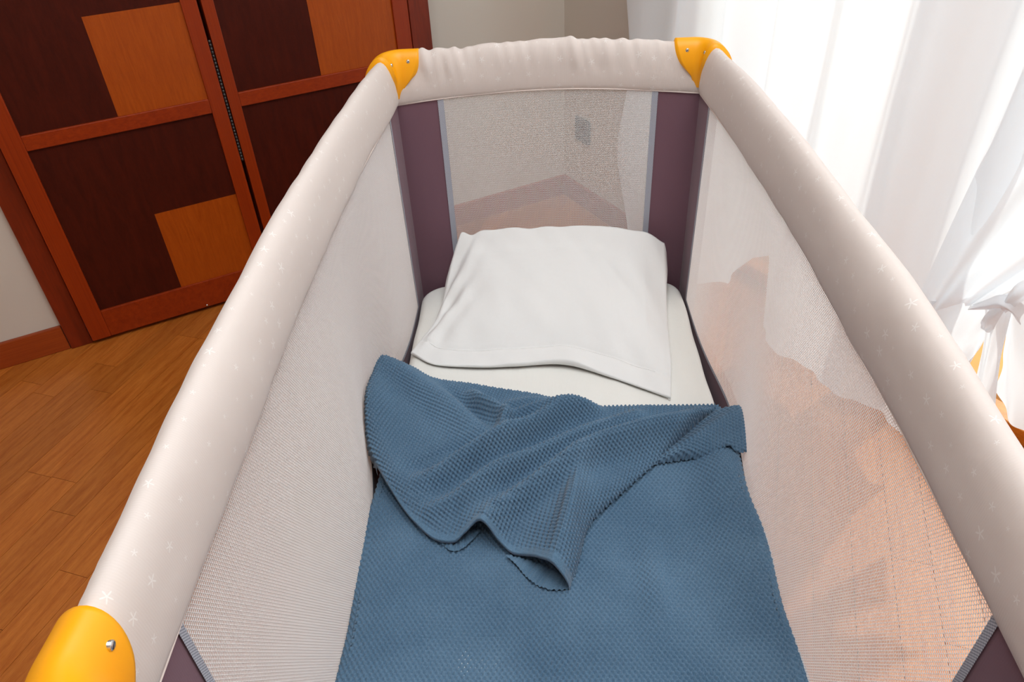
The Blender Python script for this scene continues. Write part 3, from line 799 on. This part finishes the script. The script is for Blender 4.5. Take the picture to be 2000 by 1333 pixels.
flap('folded_corner',
     top=[(728, 728), (748, 706), (778, 712), (812, 724), (850, 742), (945, 756), (1050, 771), (1150, 798), (1250, 796), (1340, 796), (1394, 799)],
     zt=[.036, .045, .032, .02, .012, .010, .010, .010, .010, .010, .010],
     bottom=[(737, 925), (762, 968), (800, 1020), (845, 1058), (885, 1064), (908, 1046), (930, 1033), (950, 1040), (975, 1062), (1000, 1084), (1025, 1090), (1050, 1094), (1078, 1110), (1100, 1130), (1112, 1150)],
     zb=[.016, .017, .016, .016, .022, .034, .042, .042, .028, .018, .024, .042, .052, .044, .020],
     left=[(737, 925), (720, 885), (715, 830), (716, 780), (728, 728)],
     zl=[.016, .030, .048, .050, .036],
     right=[(1112, 1150), (1128, 1105), (1142, 1050), (1165, 1010), (1225, 955), (1290, 898), (1345, 850), (1394, 799)],
     zr=[.018, .014, .014, .014, .014, .016, .018, .014],
     ridges=[([(745, 724), (800, 748), (860, 792), (920, 838), (950, 862)], 0.0290, 0.0300),
             ([(925, 772), (940, 795), (970, 815), (988, 838), (980, 862)], 0.0121, 0.0346),
             ([(880, 765), (905, 790), (930, 815), (955, 838)], 0.0110, -0.0173),
             ([(985, 862), (1010, 828), (1090, 810), (1140, 804)], 0.0175, 0.0321),
             ([(830, 950), (900, 918), (1000, 876), (1090, 828), (1160, 806)], 0.0186, 0.0469),
             ([(800, 925), (880, 890), (960, 868), (1000, 850)], 0.0154, -0.0099),
             ([(850, 1005), (920, 974), (1030, 916), (1130, 866), (1240, 812)], 0.0165, 0.0370),
             ([(950, 1040), (1005, 990), (1085, 938), (1160, 898), (1300, 848), (1370, 812)], 0.0198, 0.0519),
             ([(1090, 1115), (1108, 1050), (1122, 990), (1140, 930)], 0.0175, 0.0370),
             ([(735, 760), (728, 850), (760, 930), (820, 1000)], 0.0329, 0.0247),
             ([(1165, 915), (1140, 965), (1128, 1020)], 0.0100, -0.0060),
             ([(985, 795), (1040, 788), (1080, 790)], 0.0165, 0.0148)],
     edge=(0.020, 0.012, 0.016, 0), base_lift=0.008, hem=True, kang=0.35)
flap('curled_hem',
     top=[(992, 1084), (1030, 1094), (1075, 1112), (1100, 1130), (1113, 1149)], zt=[.017] * 5,
     bottom=[(988, 1086), (1010, 1106), (1036, 1134), (1066, 1150), (1094, 1153), (1113, 1150)], zb=[.015] * 6,
     left=[(988, 1086), (992, 1084)], zl=[.016] * 2, right=[(1113, 1150), (1113, 1149)], zr=[.016] * 2,
     ridges=[], edge=(0.004, 0.004, 0.004, 0.005), base_lift=0.006, seed=62, kang=0.2)
flap('curled_hem',
     top=[(862, 1060), (890, 1058), (912, 1040), (936, 1034)], zt=[.017] * 4,
     bottom=[(860, 1063), (880, 1076), (900, 1074), (922, 1056), (938, 1038)], zb=[.015] * 5,
     left=[(860, 1063), (862, 1060)], zl=[.016] * 2, right=[(938, 1038), (936, 1034)], zr=[.016] * 2,
     ridges=[], edge=(0.004, 0.004, 0.004, 0.005), base_lift=0.005, seed=63, kang=0.2)
flap('rolled_edge',
     top=[(1300, 885), (1350, 842), (1396, 806), (1425, 797), (1446, 796)],
     zt=[.012, .014, .02, .03, .034],
     bottom=[(1278, 908), (1330, 900), (1380, 893), (1420, 872), (1440, 884), (1459, 884)],
     zb=[.012, .014, .020, .026, .022, .020],
     left=[(1278, 908), (1290, 896), (1300, 885)],
     zl=[.012, .012, .012],
     right=[(1459, 884), (1456, 842), (1446, 796)],
     zr=[.020, .030, .034],
     ridges=[([(1300, 892), (1350, 868), (1400, 838), (1440, 815)], 0.020, 0.020)],
     edge=(0.01, 0.008, 0.010, 0.010), base_lift=0.006, seed=61, kang=0.6)

# ------------------------------------------------------------------ curtains
def curtain_grid(name, Ps, label, group=None):
    o = grid(name, Ps, 'curtain')
    if label: tag(o, label, 'curtain', group)
    return o
nv, nz = 420, 160
v = np.linspace(0.475, 1.48, nv)[:, None]; k = np.linspace(0, 1, nz)[None]
hemz = np.interp(v, [0.47, 0.56, 0.75, 0.90, 0.985, 1.015, 1.03, 1.10, 1.36, 1.60], [0.04, 0.06, 0.08, 0.13, 0.255, 0.27, 0.075, 0.065, 0.06, 0.09])
z = hemz + (k ** 1.35) * (ZC - 0.05 - hemz)
zz = np.broadcast_to(z, (nv, nz)); vv = np.broadcast_to(v, (nv, nz))
fold = np.sin(2 * PI * vv / 0.155 + 0.9 * np.sin(vv * 7) + 0.35 * np.sin(zz * 2.1 + vv * 9))
damp = 1 - 0.65 * np.exp(-((vv - 1.22) / 0.2) ** 2) * np.clip((0.7 - zz) / 0.4, 0, 1)
u = 0.105 + 0.026 * fold * damp + 0.003 * np.sin(2 * PI * vv / 0.061 + zz * 1.3 + 2 * np.sin(5 * vv)) + 0.008 * smooth_noise(vv * 9, zz * 5, 71)
edge_w = np.exp(-((vv - 0.475) / 0.06) ** 2)
v2 = vv + edge_w * (0.020 * np.sin(zz * 13 + 0.5) - 0.012) + 0.03 * edge_w * np.clip(0.35 - zz, 0, 1) * 3
Pc = np.stack(W(u, v2, zz), -1)
curtain_grid('curtain', Pc, 'white sheer curtain hanging straight beside the far corner of the cot')

# knotted curtain: gathered above, knot, tails
kc = empty('knotted_curtain', W(0.17, 1.62, 0.02)); tag(kc, 'white sheer curtain gathered into a loose knot on the right', 'curtain')
kinv = Matrix.Translation(-Vector(kc.location))
def putk(o): o.parent = kc; o.matrix_parent_inverse = kinv; return o
def on_u(x, y, u):
    """photograph point -> (u, v, z) on the plane at distance u from the window wall"""
    d = fw + (x - 1000) / FPX * rt - (y - 666.5) / FPX * up
    o_ = np.array(W(u, 0, 0)); n_ = np.array([UU[0], UU[1], 0.0])
    p = CAM + d * ((o_ - CAM) @ n_) / (d @ n_)
    return (u, (p[0] - KX) * VV[0] + (p[1] - KY) * VV[1], p[2])
def cloth(name, top, bottom, left, right, n, m, fold, amp, seed, slant=0.0):
    """a piece of curtain between four edges given in (u, v, z); folds run from top to bottom"""
    s_ = np.linspace(0, 1, n); t_ = np.linspace(0, 1, m)
    Q = coons(top, bottom, left, right, s_, t_)
    S_, T_ = np.meshgrid(s_, t_, indexing='ij')
    Q[..., 0] += amp * np.sin(2 * PI * fold * (S_ + slant * T_) + 1.1 * np.sin(5 * S_ + 2 * T_) + seed) * np.sin(PI * np.clip(S_, 0.02, 0.98)) ** 0.3 + 0.4 * amp * smooth_noise(S_ * 14, T_ * 12, seed)
    return putk(grid(name, np.stack(W(Q[..., 0], Q[..., 1], Q[..., 2]), -1), 'curtain'))
a0 = on_u(1786, 606, 0.155)
top_ = [(0.13, 1.445, ZC - 0.05), (0.13, 1.78, ZC - 0.05), (0.13, 2.10, ZC - 0.05), (0.13, 2.42, ZC - 0.05)]
bot_ = [a0, on_u(1860, 599, 0.175), on_u(1925, 592, 0.19), on_u(1972, 580, 0.19), on_u(2015, 560, 0.18), on_u(2080, 505, 0.15)]
cloth('gathered_drape', top_, bot_, [top_[0], (0.13, 1.44, 1.5), on_u(2000, 135, 0.125), on_u(1895, 360, 0.13), a0],
      [top_[-1], (0.13, 2.3, 1.5), (0.13, 1.95, 0.8), bot_[-1]], 240, 220, 5.0, 0.018, 81, 0.25)
cloth('tail', [on_u(1788, 592, 0.145), on_u(1860, 582, 0.155), on_u(1945, 574, 0.165)], [on_u(1740, 830, 0.12), on_u(1830, 800, 0.12), on_u(1888, 712, 0.125)],
      [on_u(1788, 592, 0.145), on_u(1760, 700, 0.13), on_u(1740, 830, 0.12)], [on_u(1945, 574, 0.165), on_u(1927, 640, 0.15), on_u(1914, 682, 0.135), on_u(1888, 712, 0.125)], 110, 90, 1.6, 0.008, 91)
cloth('tail', [on_u(1922, 590, 0.172), on_u(1950, 578, 0.18), on_u(1985, 570, 0.18)], [on_u(1868, 900, 0.16), on_u(1900, 910, 0.17), on_u(1938, 905, 0.17)],
      [on_u(1922, 590, 0.172), on_u(1918, 680, 0.165), on_u(1896, 780, 0.16), on_u(1868, 900, 0.16)], [on_u(1985, 570, 0.18), on_u(1962, 660, 0.18), on_u(1945, 760, 0.17), on_u(1938, 905, 0.17)], 80, 100, 1.2, 0.006, 92)
cloth('tail', [on_u(1962, 580, 0.17), on_u(2000, 565, 0.175), on_u(2050, 535, 0.17)], [on_u(1945, 760, 0.15), on_u(1985, 820, 0.15), on_u(2070, 930, 0.15)],
      [on_u(1962, 580, 0.17), on_u(1962, 680, 0.16), on_u(1945, 760, 0.15)], [on_u(2050, 535, 0.17), on_u(2070, 740, 0.16), on_u(2070, 930, 0.15)], 90, 90, 1.7, 0.010, 93)
def wrap_band(top, bottom, ut, ub, seed):
    T = [on_u(x, y, u) for (x, y), u in zip(top, ut)]; B = [on_u(x, y, u) for (x, y), u in zip(bottom, ub)]
    mid = lambda a_, b_: tuple((a_[i] + b_[i]) / 2 + (0.010 if i == 0 else 0) for i in range(3))
    cloth('knot', T, B, [T[0], mid(T[0], B[0]), B[0]], [T[-1], mid(T[-1], B[-1]), B[-1]], 60, 40, 0.7, 0.002, seed, 2.2)
wrap_band([(1896, 596), (1925, 586), (1955, 576), (1985, 584), (2006, 604)], [(1900, 606), (1930, 606), (1958, 604), (1980, 616), (1994, 636)],
          (0.18, 0.198, 0.208, 0.205, 0.185), (0.18, 0.200, 0.212, 0.208, 0.185), 95)
wrap_band([(1940, 596), (1956, 590), (1976, 592)], [(1914, 640), (1926, 648), (1940, 650)], (0.195, 0.206, 0.20), (0.175, 0.185, 0.178), 96)
wrap_band([(1960, 584), (1985, 556), (2020, 536)], [(1964, 612), (1996, 590), (2034, 572)], (0.205, 0.208, 0.185), (0.20, 0.212, 0.185), 97)
